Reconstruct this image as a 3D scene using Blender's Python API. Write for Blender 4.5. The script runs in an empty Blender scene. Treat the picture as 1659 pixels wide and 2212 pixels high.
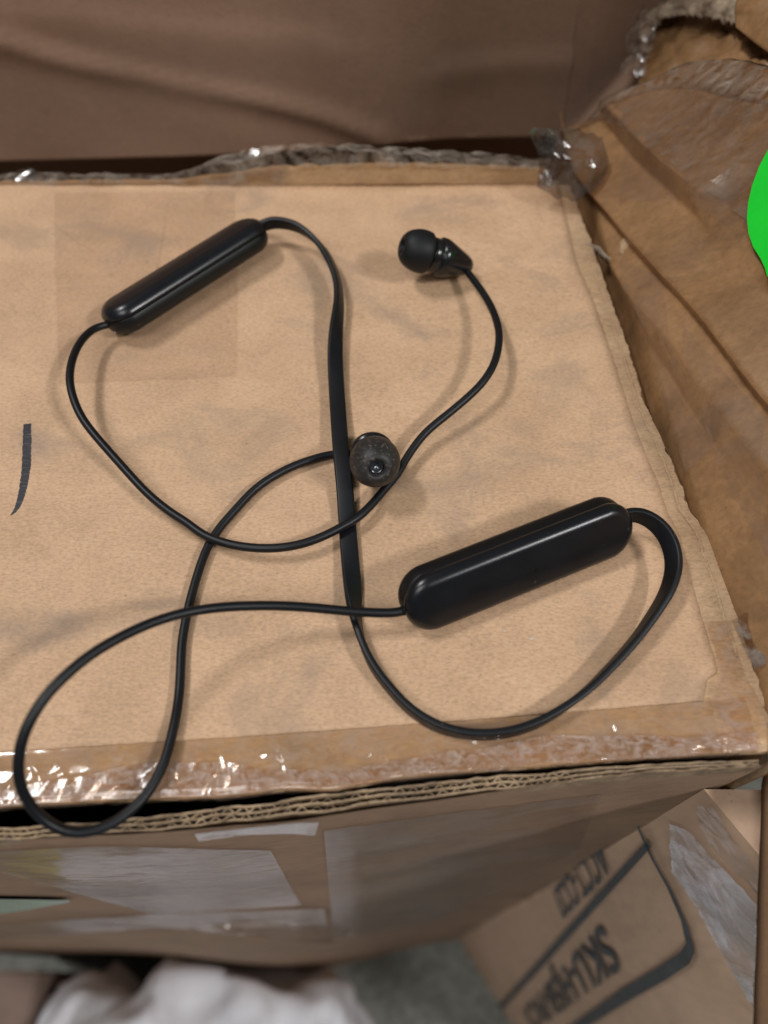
import bpy, bmesh, math, random
from mathutils import Vector, noise
random.seed(7)
R = math.radians
scene = bpy.context.scene
col = scene.collection
MM = 0.001

# ------------------------------------------------------------------ camera
PITCH, CAM_H, FOC = R(58.5), 152.0, 1662.0          # below horizontal, mm above box top, focal length in 1659x2212 px
SP, CP = math.sin(PITCH), math.cos(PITCH)
cam = bpy.data.cameras.new("camera")
cam_o = bpy.data.objects.new("camera", cam); col.objects.link(cam_o)
cam_o.location = (0, 0, CAM_H * MM)
cam_o.rotation_euler = (R(90) - PITCH, 0, 0)
cam.sensor_fit = 'VERTICAL'; cam.sensor_height = 36.0
cam.lens = 36.0 * FOC / 2212.0
cam.clip_start = 0.005; cam.clip_end = 20.0
cam.dof.use_dof = True
cam.dof.focus_distance = 0.176
cam.dof.aperture_fstop = cam.lens / 3.2
scene.camera = cam_o

# ------------------------------------------------------------------ light
world = bpy.data.worlds.new("World"); scene.world = world; world.use_nodes = True
bg = world.node_tree.nodes["Background"]
bg.inputs[0].default_value = (0.86, 0.93, 1.0, 1); bg.inputs[1].default_value = 0.12

def area_lamp(name, az, el, dist, sx, sy, power, color, spin=0.0):
    d = Vector((math.cos(R(el)) * math.cos(R(az)), math.cos(R(el)) * math.sin(R(az)), math.sin(R(el))))
    l = bpy.data.lights.new(name, 'AREA'); l.shape = 'RECTANGLE'; l.size = sx; l.size_y = sy
    l.energy = power; l.color = color
    o = bpy.data.objects.new(name, l); col.objects.link(o)
    o.location = Vector((0, 0.12, 0)) + d * dist
    q = (-d).to_track_quat('-Z', 'Y')
    o.rotation_euler = q.to_euler(); o.rotation_euler.rotate_axis('Z', R(spin))
    return o
area_lamp("ceiling_or_fill_lamp", 160, 60, 3.4, 0.8, 0.34, 60, (1.0, 0.985, 0.975), 20)
area_lamp("ceiling_or_fill_lamp", -31, 43, 3.0, 0.55, 0.22, 50, (1.0, 0.98, 0.97), 0)
area_lamp("ceiling_or_fill_lamp", -120, 56, 1.5, 0.7, 0.45, 8.5, (1.0, 0.98, 0.97), 0)  # added fill lamp, brightens faces turned to the front

scene.view_settings.view_transform = 'Standard'; scene.view_settings.look = 'None'
scene.view_settings.exposure = -0.20; scene.view_settings.gamma = 1.0
scene.view_settings.use_curve_mapping = False

# ------------------------------------------------------------------ geometry helpers (millimetres)
def ray(x, y):
    a = (x - 829.5) / FOC; b = (y - 1106) / FOC
    return Vector((a, CP - b * SP, -SP - b * CP))
def U(x, y, z=0.0):
    d = ray(x, y); t = (z - CAM_H) / d.z
    return Vector((0, 0, CAM_H)) + d * t
def on_plane(x, y, p0, n):
    d = ray(x, y); c = Vector((0, 0, CAM_H))
    return c + d * ((Vector(p0) - c).dot(n) / d.dot(n))
def RY(x, y, Y):
    return on_plane(x, y, (0, Y, 0), Vector((0, 1, 0)))
def fbm(p, sc, oct=4, seed=0.0):
    return noise.fractal(Vector(p) * sc + Vector((seed * 13.1, seed * 7.7, seed * 3.3)), 1.0, 2.0, oct)
def interp(tab, x):
    if x <= tab[0][0]: return tab[0][1]
    for (a, u), (b, v) in zip(tab, tab[1:]):
        if x <= b: return u + (v - u) * (x - a) / (b - a)
    return tab[-1][1]
def smooth(t): t = max(0, min(1, t)); return t * t * (3 - 2 * t)

def link(name, me, mat, parent=None, shade=True, autos=None):
    o = bpy.data.objects.new(name, me); col.objects.link(o)
    if mat: me.materials.append(mat)
    if shade:
        for p in me.polygons: p.use_smooth = True
    if parent: o.parent = parent
    return o
def mesh_from(name, verts, faces, mat, parent=None, shade=True):
    me = bpy.data.meshes.new(name)
    me.from_pydata([tuple(Vector(v) * MM) for v in verts], [], faces); me.update()
    return link(name, me, mat, parent, shade)
def grid(name, P, mat, parent=None, shade=True, closed_u=False, thick=0.0):
    n = len(P); m = len(P[0])
    verts = [v for r in P for v in r]; faces = []
    for i in range(n - 1):
        for j in range(m - 1 + (1 if closed_u else 0)):
            k = (j + 1) % m
            faces.append((i * m + j, i * m + k, (i + 1) * m + k, (i + 1) * m + j))
    o = mesh_from(name, verts, faces, mat, parent, shade)
    if thick:
        md = o.modifiers.new('t', 'SOLIDIFY'); md.thickness = thick * MM; md.offset = 0
    return o
def resample(pts, n):
    pts = [Vector(p) for p in pts]
    L = [0.0]
    for a, b in zip(pts, pts[1:]): L.append(L[-1] + (b - a).length)
    out = []; k = 0
    for i in range(n):
        s = L[-1] * i / (n - 1)
        while k < len(pts) - 2 and L[k + 1] < s: k += 1
        t = (s - L[k]) / max(1e-9, L[k + 1] - L[k])
        out.append(pts[k].lerp(pts[k + 1], max(0, min(1, t))))
    return out
def catmull(pts, sub=8):
    out = []; n = len(pts)
    for i in range(n - 1):
        p0 = pts[max(i - 1, 0)]; p1 = pts[i]; p2 = pts[i + 1]; p3 = pts[min(i + 2, n - 1)]
        for k in range(sub):
            t = k / sub; t2 = t * t; t3 = t2 * t
            out.append(tuple(0.5 * (2 * b + (c - a) * t + (2 * a - 5 * b + 4 * c - d) * t2 + (3 * b - a - 3 * c + d) * t3)
                             for a, b, c, d in zip(p0, p1, p2, p3)))
    out.append(tuple(pts[-1])); return out
def relax(pts, it):
    for _ in range(it):
        pts = [pts[0]] + [tuple((a + 2 * b + c) / 4 for a, b, c in zip(pts[i - 1], pts[i], pts[i + 1])) for i in range(1, len(pts) - 1)] + [pts[-1]]
    return pts
def loft(name, rows, mat, parent=None, n=60, m=10, amp=0.0, sc=0.2, seed=0, thick=0.0, edge=0.0, oct=4, shade=True):
    """surface through 3-D polylines, crumpled along its normal, ragged at first and last row"""
    rows = [resample(r, n) for r in rows]; P = []
    for k in range(len(rows) - 1):
        mm = m + (1 if k == len(rows) - 2 else 0)
        for i in range(mm):
            t = i / m; P.append([a.lerp(b, t) for a, b in zip(rows[k], rows[k + 1])])
    Q = []
    for i in range(len(P)):
        r = []
        for j in range(n):
            du = P[i][min(j + 1, n - 1)] - P[i][max(j - 1, 0)]; dv = P[min(i + 1, len(P) - 1)][j] - P[max(i - 1, 0)][j]
            nn = du.cross(dv); nn = nn.normalized() if nn.length > 1e-9 else Vector((0, 0, 1))
            p = P[i][j] + nn * amp * fbm(P[i][j], sc, oct, seed)
            if edge and i in (0, len(P) - 1):
                p = p + dv.normalized() * edge * fbm(P[i][j], 1.1, 4, seed + 3) * (1 if i else -1)
            r.append(p)
        Q.append(r)
    return grid(name, Q, mat, parent, shade, thick=thick)
def patch(name, pts, mat, parent=None, cuts=5, amp=0.0, sc=0.2, seed=0, up=Vector((0, 0, 1)), thick=0.0, lift=0.0):
    bm = bmesh.new(); vs = [bm.verts.new(Vector(p) * MM) for p in pts]
    bm.faces.new(vs); bmesh.ops.triangulate(bm, faces=bm.faces[:])
    for _ in range(cuts):
        long = [e for e in bm.edges if e.calc_length() > 1.6 * MM]
        if not long: break
        bmesh.ops.subdivide_edges(bm, edges=long, cuts=1, use_grid_fill=False)
        bmesh.ops.triangulate(bm, faces=[f for f in bm.faces if len(f.verts) > 3])
    for v in bm.verts:
        p = v.co / MM; v.co += up * (lift + amp * fbm(p, sc, 4, seed)) * MM
        if v.is_boundary: v.co += Vector((fbm(p, .8, 3, seed + 1), fbm(p, .8, 3, seed + 2), 0)) * 0.35 * MM
    me = bpy.data.meshes.new(name); bm.to_mesh(me); bm.free()
    o = link(name, me, mat, parent)
    if thick:
        md = o.modifiers.new('t', 'SOLIDIFY'); md.thickness = thick * MM; md.offset = 0
    return o
def revolve(name, prof, origin, axis, mat, parent, seg=40, squash=None):
    ax = Vector(axis).normalized(); s = ax.cross(Vector((0, 0, 1))).normalized(); t = ax.cross(s)
    P = []
    for a, r in prof:
        row = []
        for k in range(seg):
            q = 2 * math.pi * k / seg
            off = Vector((0, 0, 0))
            if squash: off = squash(a)
            row.append(Vector(origin) + ax * a + (s * math.cos(q) + t * math.sin(q)) * r + off)
        P.append(row)
    return grid(name, P, mat, parent, closed_u=True)
def sweep(name, path, sect, mat, parent):
    """path: list of (x,y,z,phi); sect: list of (a,b) in the cross-section; phi turns the wide axis from level (0) to upright (90)"""
    n = len(path); P = []
    for i in range(n):
        p = Vector(path[i][:3]); d = (Vector(path[min(i + 1, n - 1)][:3]) - Vector(path[max(i - 1, 0)][:3])).normalized()
        side = d.cross(Vector((0, 0, 1))); side = side.normalized() if side.length > 1e-6 else Vector((1, 0, 0))
        up = side.cross(d).normalized(); q = R(path[i][3])
        w = side * math.cos(q) + up * math.sin(q); h = up * math.cos(q) - side * math.sin(q)
        P.append([p + w * a + h * b for a, b in sect])
    o = grid(name, P, mat, parent, closed_u=True)
    return o
def empty(name, loc=(0, 0, 0)):
    o = bpy.data.objects.new(name, None); col.objects.link(o); o.empty_display_size = 0.01
    return o
def tag(o, label=None, cat=None, kind=None, group=None):
    if label: o["label"] = label
    if cat: o["category"] = cat
    if kind: o["kind"] = kind
    if group: o["group"] = group
    return o

# ------------------------------------------------------------------ material helpers
class NT:
    def __init__(s, name):
        s.m = bpy.data.materials.new(name); s.m.use_nodes = True; s.t = s.m.node_tree; s.n = s.t.nodes
        s.b = s.n["Principled BSDF"]; s.out = s.n["Material Output"]
        s.tc = s.n.new('ShaderNodeTexCoord')
    def link(s, a, b): s.t.links.new(a, b)
    def map(s, scale, rot=(0, 0, 0), loc=(0, 0, 0)):
        m = s.n.new('ShaderNodeMapping'); s.link(s.tc.outputs['Object'], m.inputs[0])
        m.inputs['Scale'].default_value = scale; m.inputs['Rotation'].default_value = rot; m.inputs['Location'].default_value = loc
        return m.outputs[0]
    def noise(s, vec, scale=1.0, detail=4, rough=0.55, dist=0.0):
        q = s.n.new('ShaderNodeTexNoise'); s.link(vec, q.inputs['Vector'])
        q.inputs['Scale'].default_value = scale; q.inputs['Detail'].default_value = detail
        q.inputs['Roughness'].default_value = rough; q.inputs['Distortion'].default_value = dist
        return q.outputs['Fac']
    def ramp(s, fac, stops, interp='LINEAR'):
        q = s.n.new('ShaderNodeValToRGB'); s.link(fac, q.inputs[0]); cr = q.color_ramp; cr.interpolation = interp
        while len(cr.elements) < len(stops): cr.elements.new(0.5)
        for e, (p, c) in zip(cr.elements, stops):
            e.position = p; e.color = (c if isinstance(c, tuple) else (c, c, c)) + (1,)
        return q.outputs[0]
    def mix(s, fac, a, b, mode='MIX'):
        q = s.n.new('ShaderNodeMixRGB'); q.blend_type = mode
        for i, v in enumerate((fac, a, b)):
            if isinstance(v, (int, float)): q.inputs[i].default_value = v if i == 0 else (v, v, v, 1)
            elif isinstance(v, tuple): q.inputs[i].default_value = v + (1,)
            else: s.link(v, q.inputs[i])
        return q.outputs[0]
    def bump(s, h, strength, dist=0.0004, prev=None):
        q = s.n.new('ShaderNodeBump'); s.link(h, q.inputs['Height']); q.inputs['Strength'].default_value = strength
        q.inputs['Distance'].default_value = dist
        if prev: s.link(prev, q.inputs['Normal'])
        return q.outputs[0]

def kraft(name, light, dark, grain=(800, 2100, 1300), stain=(0.10, 0.085, 0.075), stain_amt=0.5, rough=0.85, blotch=45, gloss=0.0, fiber=1.0, coarse=0.5):
    k = NT(name)
    fib = k.noise(k.map(grain), 1.0, 5, 0.65)
    fib2 = k.noise(k.map(tuple(g * 0.5 for g in grain), loc=(3, 1, 2)), 1.0, 4, 0.6, 0.4)
    blo = k.noise(k.map((blotch, blotch * 1.4, blotch)), 1.0, 5, 0.6, 0.3)
    mid = tuple((a + b) / 2 for a, b in zip(light, dark))
    c = k.ramp(blo, [(0.30, dark), (0.5, mid), (0.72, light)])
    c = k.mix(0.55 * fiber, c, k.ramp(fib, [(0.28, 0.50), (0.5, 0.97), (0.74, 1.30)]), 'MULTIPLY')
    c = k.mix(coarse * fiber, c, k.ramp(fib2, [(0.3, 0.66), (0.55, 1.0), (0.75, 1.2)]), 'MULTIPLY')
    st = k.noise(k.map((28, 40, 28), loc=(7, 2, 5)), 1.0, 6, 0.62, 0.5)
    c = k.mix(k.ramp(st, [(0.54, 0.0), (0.76, stain_amt)]), c, stain)
    sp = k.noise(k.map((900, 900, 900), loc=(1, 8, 3)), 1.0, 2, 0.5)
    c = k.mix(k.ramp(sp, [(0.72, 0.0), (0.79, 0.55)]), c, (0.07, 0.05, 0.04))
    k.link(c, k.b.inputs['Base Color'])
    k.b.inputs['Roughness'].default_value = rough
    k.b.inputs['Specular IOR Level'].default_value = 0.25 + gloss
    k.link(k.bump(fib, 0.35, 0.00012, k.bump(blo, 0.25, 0.0006)), k.b.inputs['Normal'])
    return k.m

def tape(name, tint, milky=0.25, milk_col=(0.55, 0.50, 0.46), rough=0.07, bump=0.6, wr=(160, 160, 160), spec=1.0, seed=0.0, milk_sc=90, graze=0.9):
    k = NT(name)
    w1 = k.noise(k.map(wr, loc=(seed, seed, 0)), 1.0, 3, 0.5, 1.2)
    w2 = k.noise(k.map(tuple(q * 4 for q in wr), loc=(seed, 2, 0)), 1.0, 3, 0.5, 0.6)
    nrm = k.bump(w2, bump * 0.5, 0.00025, k.bump(w1, bump, 0.0012))
    tr = k.n.new('ShaderNodeBsdfTransparent'); tr.inputs[0].default_value = tint + (1,)
    df = k.n.new('ShaderNodeBsdfDiffuse'); df.inputs[0].default_value = milk_col + (1,); k.link(nrm, df.inputs['Normal'])
    gl = k.n.new('ShaderNodeBsdfGlossy'); gl.inputs['Roughness'].default_value = rough; k.link(nrm, gl.inputs['Normal'])
    m1 = k.n.new('ShaderNodeMixShader'); m2 = k.n.new('ShaderNodeMixShader')
    mk = k.noise(k.map((milk_sc, milk_sc * 1.7, milk_sc), loc=(4, seed, 2)), 1.0, 6, 0.68, 0.8)
    k.link(k.ramp(mk, [(0.40, 0.02), (0.72, milky)]), m1.inputs[0])
    k.link(tr.outputs[0], m1.inputs[1]); k.link(df.outputs[0], m1.inputs[2])
    lw = k.n.new('ShaderNodeLayerWeight'); k.link(nrm, lw.inputs['Normal'])       # Schlick reflectance, same on both faces
    pw = k.n.new('ShaderNodeMath'); pw.operation = 'POWER'; pw.inputs[1].default_value = 5.0; k.link(lw.outputs['Facing'], pw.inputs[0])
    mul = k.n.new('ShaderNodeMath'); mul.operation = 'MULTIPLY_ADD'; mul.use_clamp = True; mul.inputs[1].default_value = graze
    mul.inputs[2].default_value = 0.05 * spec
    k.link(pw.outputs[0], mul.inputs[0]); k.link(mul.outputs[0], m2.inputs[0])
    k.link(m1.outputs[0], m2.inputs[1]); k.link(gl.outputs[0], m2.inputs[2])
    k.link(m2.outputs[0], k.out.inputs['Surface'])
    return k.m

def plain(name, color, rough=0.5, spec=0.5, bump=0.0, bs=(800, 800, 800), var=0.0, dust=0.0, dust_col=(0.30, 0.27, 0.24), dust_sc=700, dust_thr=0.68):
    k = NT(name)
    c = None
    if var or dust:
        v = k.noise(k.map((120, 120, 120)), 1.0, 5, 0.6)
        c = k.ramp(v, [(0.3, tuple(q * (1 - var) for q in color)), (0.7, tuple(q * (1 + var) for q in color))])
        if dust:
            d = k.noise(k.map((dust_sc, dust_sc, dust_sc)), 1.0, 3, 0.6)
            c = k.mix(k.ramp(d, [(dust_thr, 0.0), (dust_thr + 0.1, dust)]), c, dust_col)
        k.link(c, k.b.inputs['Base Color'])
    else:
        k.b.inputs['Base Color'].default_value = color + (1,)
    k.b.inputs['Roughness'].default_value = rough; k.b.inputs['Specular IOR Level'].default_value = spec
    if bump:
        k.link(k.bump(k.noise(k.map(bs), 1.0, 4, 0.6), bump, 0.0005), k.b.inputs['Normal'])
    return k.m

M = {}
M['sheet'] = kraft('kraft_paper', (0.59, 0.388, 0.240), (0.47, 0.304, 0.184), grain=(1000, 2000, 1300), stain=(0.21, 0.165, 0.135), stain_amt=0.72, rough=0.66, gloss=0.05, coarse=0.22)
M['flap'] = kraft('kraft_board', (0.58, 0.40, 0.24), (0.42, 0.27, 0.155), stain_amt=0.4)
M['amber'] = kraft('kraft_amber', (0.50, 0.33, 0.185), (0.37, 0.235, 0.125), stain_amt=0.45, fiber=0.6)
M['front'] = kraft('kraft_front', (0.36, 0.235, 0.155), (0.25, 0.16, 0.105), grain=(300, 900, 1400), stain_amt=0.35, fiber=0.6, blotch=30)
M['rust'] = kraft('kraft_rust', (0.40, 0.225, 0.10), (0.22, 0.115, 0.05), grain=(500, 700, 700), stain_amt=0.7, stain=(0.10, 0.062, 0.036), blotch=38, fiber=0.7, rough=0.42, gloss=0.3)
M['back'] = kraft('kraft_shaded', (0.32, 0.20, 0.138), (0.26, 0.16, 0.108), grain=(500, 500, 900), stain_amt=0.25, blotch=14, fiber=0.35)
M['print'] = kraft('kraft_print', (0.66, 0.46, 0.325), (0.56, 0.385, 0.265), grain=(300, 300, 90), stain_amt=0.2, blotch=14, fiber=0.35)
M['dull'] = kraft('kraft_dull', (0.20, 0.14, 0.11), (0.14, 0.10, 0.08), fiber=0.4)
M['raw'] = kraft('raw_corrugated', (0.46, 0.335, 0.21), (0.17, 0.118, 0.075), grain=(900, 900, 600), stain_amt=0.9, stain=(0.12, 0.085, 0.06), blotch=160)
M['fuzz'] = kraft('torn_fibre', (0.54, 0.42, 0.30), (0.22, 0.16, 0.11), grain=(900, 900, 900), stain_amt=0.8, stain=(0.09, 0.07, 0.055), blotch=140)
M['tape'] = tape('clear_tape', (0.985, 0.968, 0.948), 0.09, bump=0.3, wr=(60, 60, 60))
M['tape_front'] = tape('wrinkled_tape', (0.95, 0.89, 0.82), 0.30, (0.60, 0.49, 0.42), 0.10, 0.06, (60, 120, 90), 1.4, 3.0, 170)
M['tape_wall'] = tape('wall_tape', (0.92, 0.88, 0.84), 0.25, (0.42, 0.40, 0.40), 0.18, 0.25, (24, 30, 60), 1.5, 1.0, 30, 0.40)
M['tape_milky'] = tape('milky_tape', (0.92, 0.90, 0.88), 0.20, (0.48, 0.48, 0.52), 0.16, 0.3, (40, 60, 160), 1.3, 5.0, 70, 0.42)
M['tape_grey'] = tape('dirty_tape', (0.74, 0.66, 0.58), 0.95, (0.37, 0.32, 0.275), 0.16, 0.35, (120, 140, 140), 1.0, 2.0, 120)
M['tape_dark'] = tape('grimy_tape', (0.55, 0.49, 0.44), 0.6, (0.17, 0.15, 0.135), 0.15, 0.15, (200, 200, 200), 1.2, 6.0, 160)
M['film'] = tape('crumpled_film', (0.84, 0.77, 0.69), 0.60, (0.52, 0.44, 0.36), 0.12, 0.12, (90, 90, 90), 1.2, 4.0, 150)
M['film_clear'] = tape('loose_clear_film', (0.93, 0.89, 0.84), 0.26, (0.40, 0.36, 0.32), 0.10, 0.12, (90, 90, 90), 1.4, 8.0, 140)
M['film_white'] = tape('white_film', (0.92, 0.92, 0.95), 0.98, (0.70, 0.72, 0.80), 0.18, 0.2, (40, 50, 60), 1.4, 7.0, 30)
M['scuff'] = tape('scuffed_tape', (0.92, 0.83, 0.74), 0.60, (0.60, 0.50, 0.44), 0.14, 0.10, (300, 120, 200), 1.2, 9.0, 420)
M['rust_dark'] = kraft('kraft_rust_dark', (0.20, 0.115, 0.06), (0.13, 0.075, 0.04), stain_amt=0.4, fiber=0.5)  # rust board colour made darker, for the open flap
M['plastic'] = plain('black_plastic', (0.0055, 0.0065, 0.0085), 0.29, 0.46, 0.03, (3000, 3000, 3000), 0.25, 0.35, dust_sc=520, dust_thr=0.71)
M['plastic_back'] = plain('black_plastic_back', (0.004, 0.0045, 0.005), 0.42, 0.35)
M['rubber'] = plain('cable_rubber', (0.0040, 0.0048, 0.0065), 0.44, 0.36, 0.05, (2500, 2500, 2500), 0.2, 0.2, dust_sc=600, dust_thr=0.74)
M['silicone'] = plain('silicone_tip', (0.020, 0.019, 0.0185), 0.5, 0.4, 0.12, (900, 900, 900), 0.4, 0.55, (0.17, 0.135, 0.10), 1500, 0.57)
M['silicone_clean'] = plain('silicone_tip_clean', (0.0055, 0.0065, 0.008), 0.55, 0.32, 0.08, (1400, 1400, 1400), 0.2, 0.2, (0.09, 0.08, 0.07), 700, 0.68)
M['gloss'] = plain('glossy_black', (0.007, 0.008, 0.010), 0.22, 0.5)
M['hole'] = plain('hole_black', (0.002, 0.002, 0.002), 0.6, 0.2)
M['mesh'] = plain('speaker_mesh', (0.03, 0.035, 0.042), 0.22, 0.9)
M['ink'] = None
M['print_ink'] = plain('print_ink', (0.055, 0.06, 0.065), 0.6, 0.3, var=0.35)
M['green'] = plain('green_sticker', (0.008, 0.72, 0.035), 0.6, 0.3, 0.08, (200, 200, 200), 0.06)
M['teal'] = plain('teal_label', (0.24, 0.33, 0.30), 0.4, 0.5, var=0.15)
M['yellow'] = plain('yellow_plastic', (0.50, 0.45, 0.10), 0.4, 0.5, var=0.2)
M['bag'] = plain('white_polythene', (0.90, 0.92, 0.98), 0.16, 0.5, 0.2, (60, 60, 60), 0.05)
M['crumb'] = plain('pale_crumb', (0.6, 0.55, 0.48), 0.5, 0.4)
M['concrete'] = plain('concrete', (0.25, 0.255, 0.225), 0.7, 0.3, 0.3, (40, 40, 40), 0.35)
def ink():
    k = NT('marker_ink')
    s = k.noise(k.map((350, 2600, 900)), 1.0, 4, 0.7)
    k.link(k.ramp(s, [(0.30, (0.008, 0.008, 0.013)), (0.55, (0.016, 0.016, 0.024)), (0.72, (0.13, 0.105, 0.085))]), k.b.inputs['Base Color'])
    k.b.inputs['Roughness'].default_value = 0.55
    return k.m
M['ink'] = ink()

# ================================================================== SETTING
FLOOR = -660.0
fl = mesh_from('floor', [(-2500, -2500, FLOOR), (2500, -2500, FLOOR), (2500, 2500, FLOOR), (-2500, 2500, FLOOR)], [(0, 1, 2, 3)], M['concrete'])
tag(fl, kind='structure')

# ================================================================== MAIN BOX
box = tag(empty('cardboard_box'), 'worn tan cardboard box with taped edges, carrying the black earphones', 'box')
def xz_tab(pts, z=0.0):        # image polyline -> [(y, x)] ascending in y
    return sorted([(U(x, y, z).y, U(x, y, z).x) for x, y in pts])
def yx_tab(pts, z=0.0):
    return sorted([(U(x, y, z).x, U(x, y, z).y) for x, y in pts])
ragged = xz_tab([(1232, 400), (1262, 480), (1299, 583), (1339, 698), (1367, 778), (1394, 873), (1424, 933), (1454, 993), (1474, 1053), (1492, 1106),
                 (1529, 1146), (1554, 1216), (1579, 1276), (1595, 1330), (1625, 1420), (1650, 1500), (1662, 1560), (1664, 1640)])
fold = xz_tab([(1205, 395), (1215, 440), (1244, 563), (1279, 643), (1309, 728), (1339, 818), (1364, 898), (1394, 978), (1419, 1033), (1439, 1098),
               (1469, 1156), (1499, 1271), (1529, 1376), (1553, 1449), (1528, 1462), (1522, 1490), (1518, 1512)])
lip = yx_tab([(-700, 1770), (0, 1738), (300, 1722), (480, 1716), (620, 1700), (720, 1702), (830, 1680), (1000, 1662), (1150, 1652), (1400, 1632), (1640, 1618)])
paper = yx_tab([(-700, 1672), (0, 1625), (500, 1592), (1000, 1556), (1400, 1524), (1520, 1513), (1640, 1500)])
BACK_Y, LEFT_X = 213.5, -300.0
def top_z(x, y):
    return 0.5 * fbm((x, y, 0), 0.012, 3, 1) + 0.08 * fbm((x, y, 0), 0.12, 3, 2)

def sheet_grid(edge_x, edge_y, dz, nx, ny, rag_x, rag_y, seed, front_round=False):
    P = []
    for i in range(ny + 1):
        v = i / ny; row = []
        for j in range(nx + 1):
            u = j / nx; x = LEFT_X + (70 - LEFT_X) * u; y = 0
            for _ in range(3):
                yl = edge_y(x); y = yl + (BACK_Y - yl) * v
                xr = edge_x(y); x = LEFT_X + (xr - LEFT_X) * u
            if j == nx: x += rag_x * fbm((0, y, seed), 0.55, 5, seed)
            if j == nx - 1: x += rag_x * 0.4 * fbm((0, y, seed), 0.4, 3, seed + 1)
            if i == 0: y += rag_y * fbm((x, 0, seed), 0.5, 4, seed + 2)
            row.append(Vector((x, y, top_z(x, y) + dz)))
        P.append(row)
    return P
# board underneath (flap) with a rounded front lip
FP = sheet_grid(lambda y: interp(ragged, y), lambda x: interp(lip, x), -0.4, 130, 150, 0.55, 0.15, 4)
lip0 = FP[0]
extra = []
for k, (dy, dz) in enumerate([(0.3, -3.6), (-0.3, -2.0), (-0.35, -0.9)]):
    extra.append([p + Vector((0, dy, dz)) for p in lip0])
grid('top_flap', extra + FP, M['flap'], box)
# kraft paper sheet glued on top
SPt = sheet_grid(lambda y: interp(fold, y), lambda x: interp(paper, x), 0.0, 150, 150, 0.12, 0.08, 6)
sh = grid('kraft_sheet', SPt, M['sheet'], box, thick=0.35)
# right-hand side wall, bulging a little past the torn edge
rows = []
for dz, dx in [(-0.6, -0.2), (-2.5, 1.3), (-7, 2.0), (-25, 1.0), (-120, 0), (-660, -4)]:
    rows.append([Vector((interp(ragged, y) + dx + 0.15 * fbm((0, y, dz), .2, 3, 5), y, dz)) for y in [36 + 3 * i for i in range(60)]])
grid('side_wall', rows, M['flap'], box)
# a strip of worn liner standing along the right edge
rows = []
for t in (0, 0.5, 1):
    rows.append([(interp(fold, y) * (1 - .62) + interp(ragged, y) * .62 + (t - .5) * 0.5 + 0.25 * fbm((0, y, t), .6, 4, 8), y, -0.30 + 0.45 * math.sin(math.pi * t)) for y in [58 + 0.8 * i for i in range(150)]])
grid('liner_ridge', rows, M['flap'], box)

# left-hand side wall closes the box
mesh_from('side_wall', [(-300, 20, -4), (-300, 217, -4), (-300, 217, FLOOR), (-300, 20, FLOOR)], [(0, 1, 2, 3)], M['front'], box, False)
# front wall
rim_back = yx_tab([(-700, 1800), (0, 1786), (200, 1775), (350, 1762), (500, 1738), (650, 1722), (800, 1704), (1100, 1672), (1400, 1650), (1640, 1640)])
rim_front = yx_tab([(-700, 1822), (0, 1812), (350, 1790), (500, 1772), (650, 1756), (830, 1734), (1000, 1712), (1150, 1696), (1400, 1666), (1642, 1652)])
def front_y(x, z):
    b = interp(rim_front, x)
    t = smooth(-z / 600.0)
    bulge = -12 * t * math.exp(-((x + 70) / 85) ** 2) - 2.0 * math.exp(-((z + 45) / 40.) ** 2) * math.exp(-((x + 40) / 60) ** 2)
    return b + bulge + 0.7 * fbm((x, 0, z), 0.02, 3, 9) + 0.12 * fbm((x, 0, z), 0.25, 3, 4)
FX1 = 73.5
def FWgrid(x0f, x1f, z0, z1, nx, nz, off=0.0):
    P = []
    for i in range(nz + 1):
        z = z0 + (z1 - z0) * (i / nz) ** 1.6; row = []
        for j in range(nx + 1):
            xa, xb = x0f(z), x1f(z); x = xa + (xb - xa) * j / nx
            row.append(Vector((x, front_y(x, z) - off, z)))
        P.append(row)
    return P
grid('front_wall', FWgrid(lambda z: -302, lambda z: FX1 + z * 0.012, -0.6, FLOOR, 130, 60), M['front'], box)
# corrugated edge of the front wall: liners and flutes
edge = empty('corrugated_edge'); edge.parent = box
xs = [-130 + 0.45 * i for i in range(int((FX1 + 130) / 0.45))]
def rim_pt(x, t, z): 
    a = interp(rim_front, x) - 0.0; b = interp(rim_back, x)
    return Vector((x, a + (b - a) * t, z))
def ragz(x, t): return -0.9 + 0.9 * fbm((x, t * 9, 0), 0.3, 6, 11) + 0.8 * fbm((x, t * 3, 0), 0.04, 3, 2)
for t in (0.07, 0.50, 0.93):
    grid('liner', [[rim_pt(x, t + 0.12 * fbm((x, t * 5, 1), .12, 4, 2), ragz(x, t) if z == 0 else -6.0) for x in xs] for z in (0, 1)], M['raw'], edge, thick=0.38, shade=False)
for t, ph in ((0.28, 0.0), (0.72, 1.3)):
    grid('flute', [[rim_pt(x, t + 0.17 * math.sin(2 * math.pi * x / 2.7 + ph + fbm((x, 0, 0), .1, 2, 3)), (-1.6 + 1.3 * fbm((x, t * 7, 2), .35, 5, 6)) if z == 0 else -6.0) for x in xs] for z in (0, 1)], M['raw'], edge, thick=0.26, shade=False)

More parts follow.
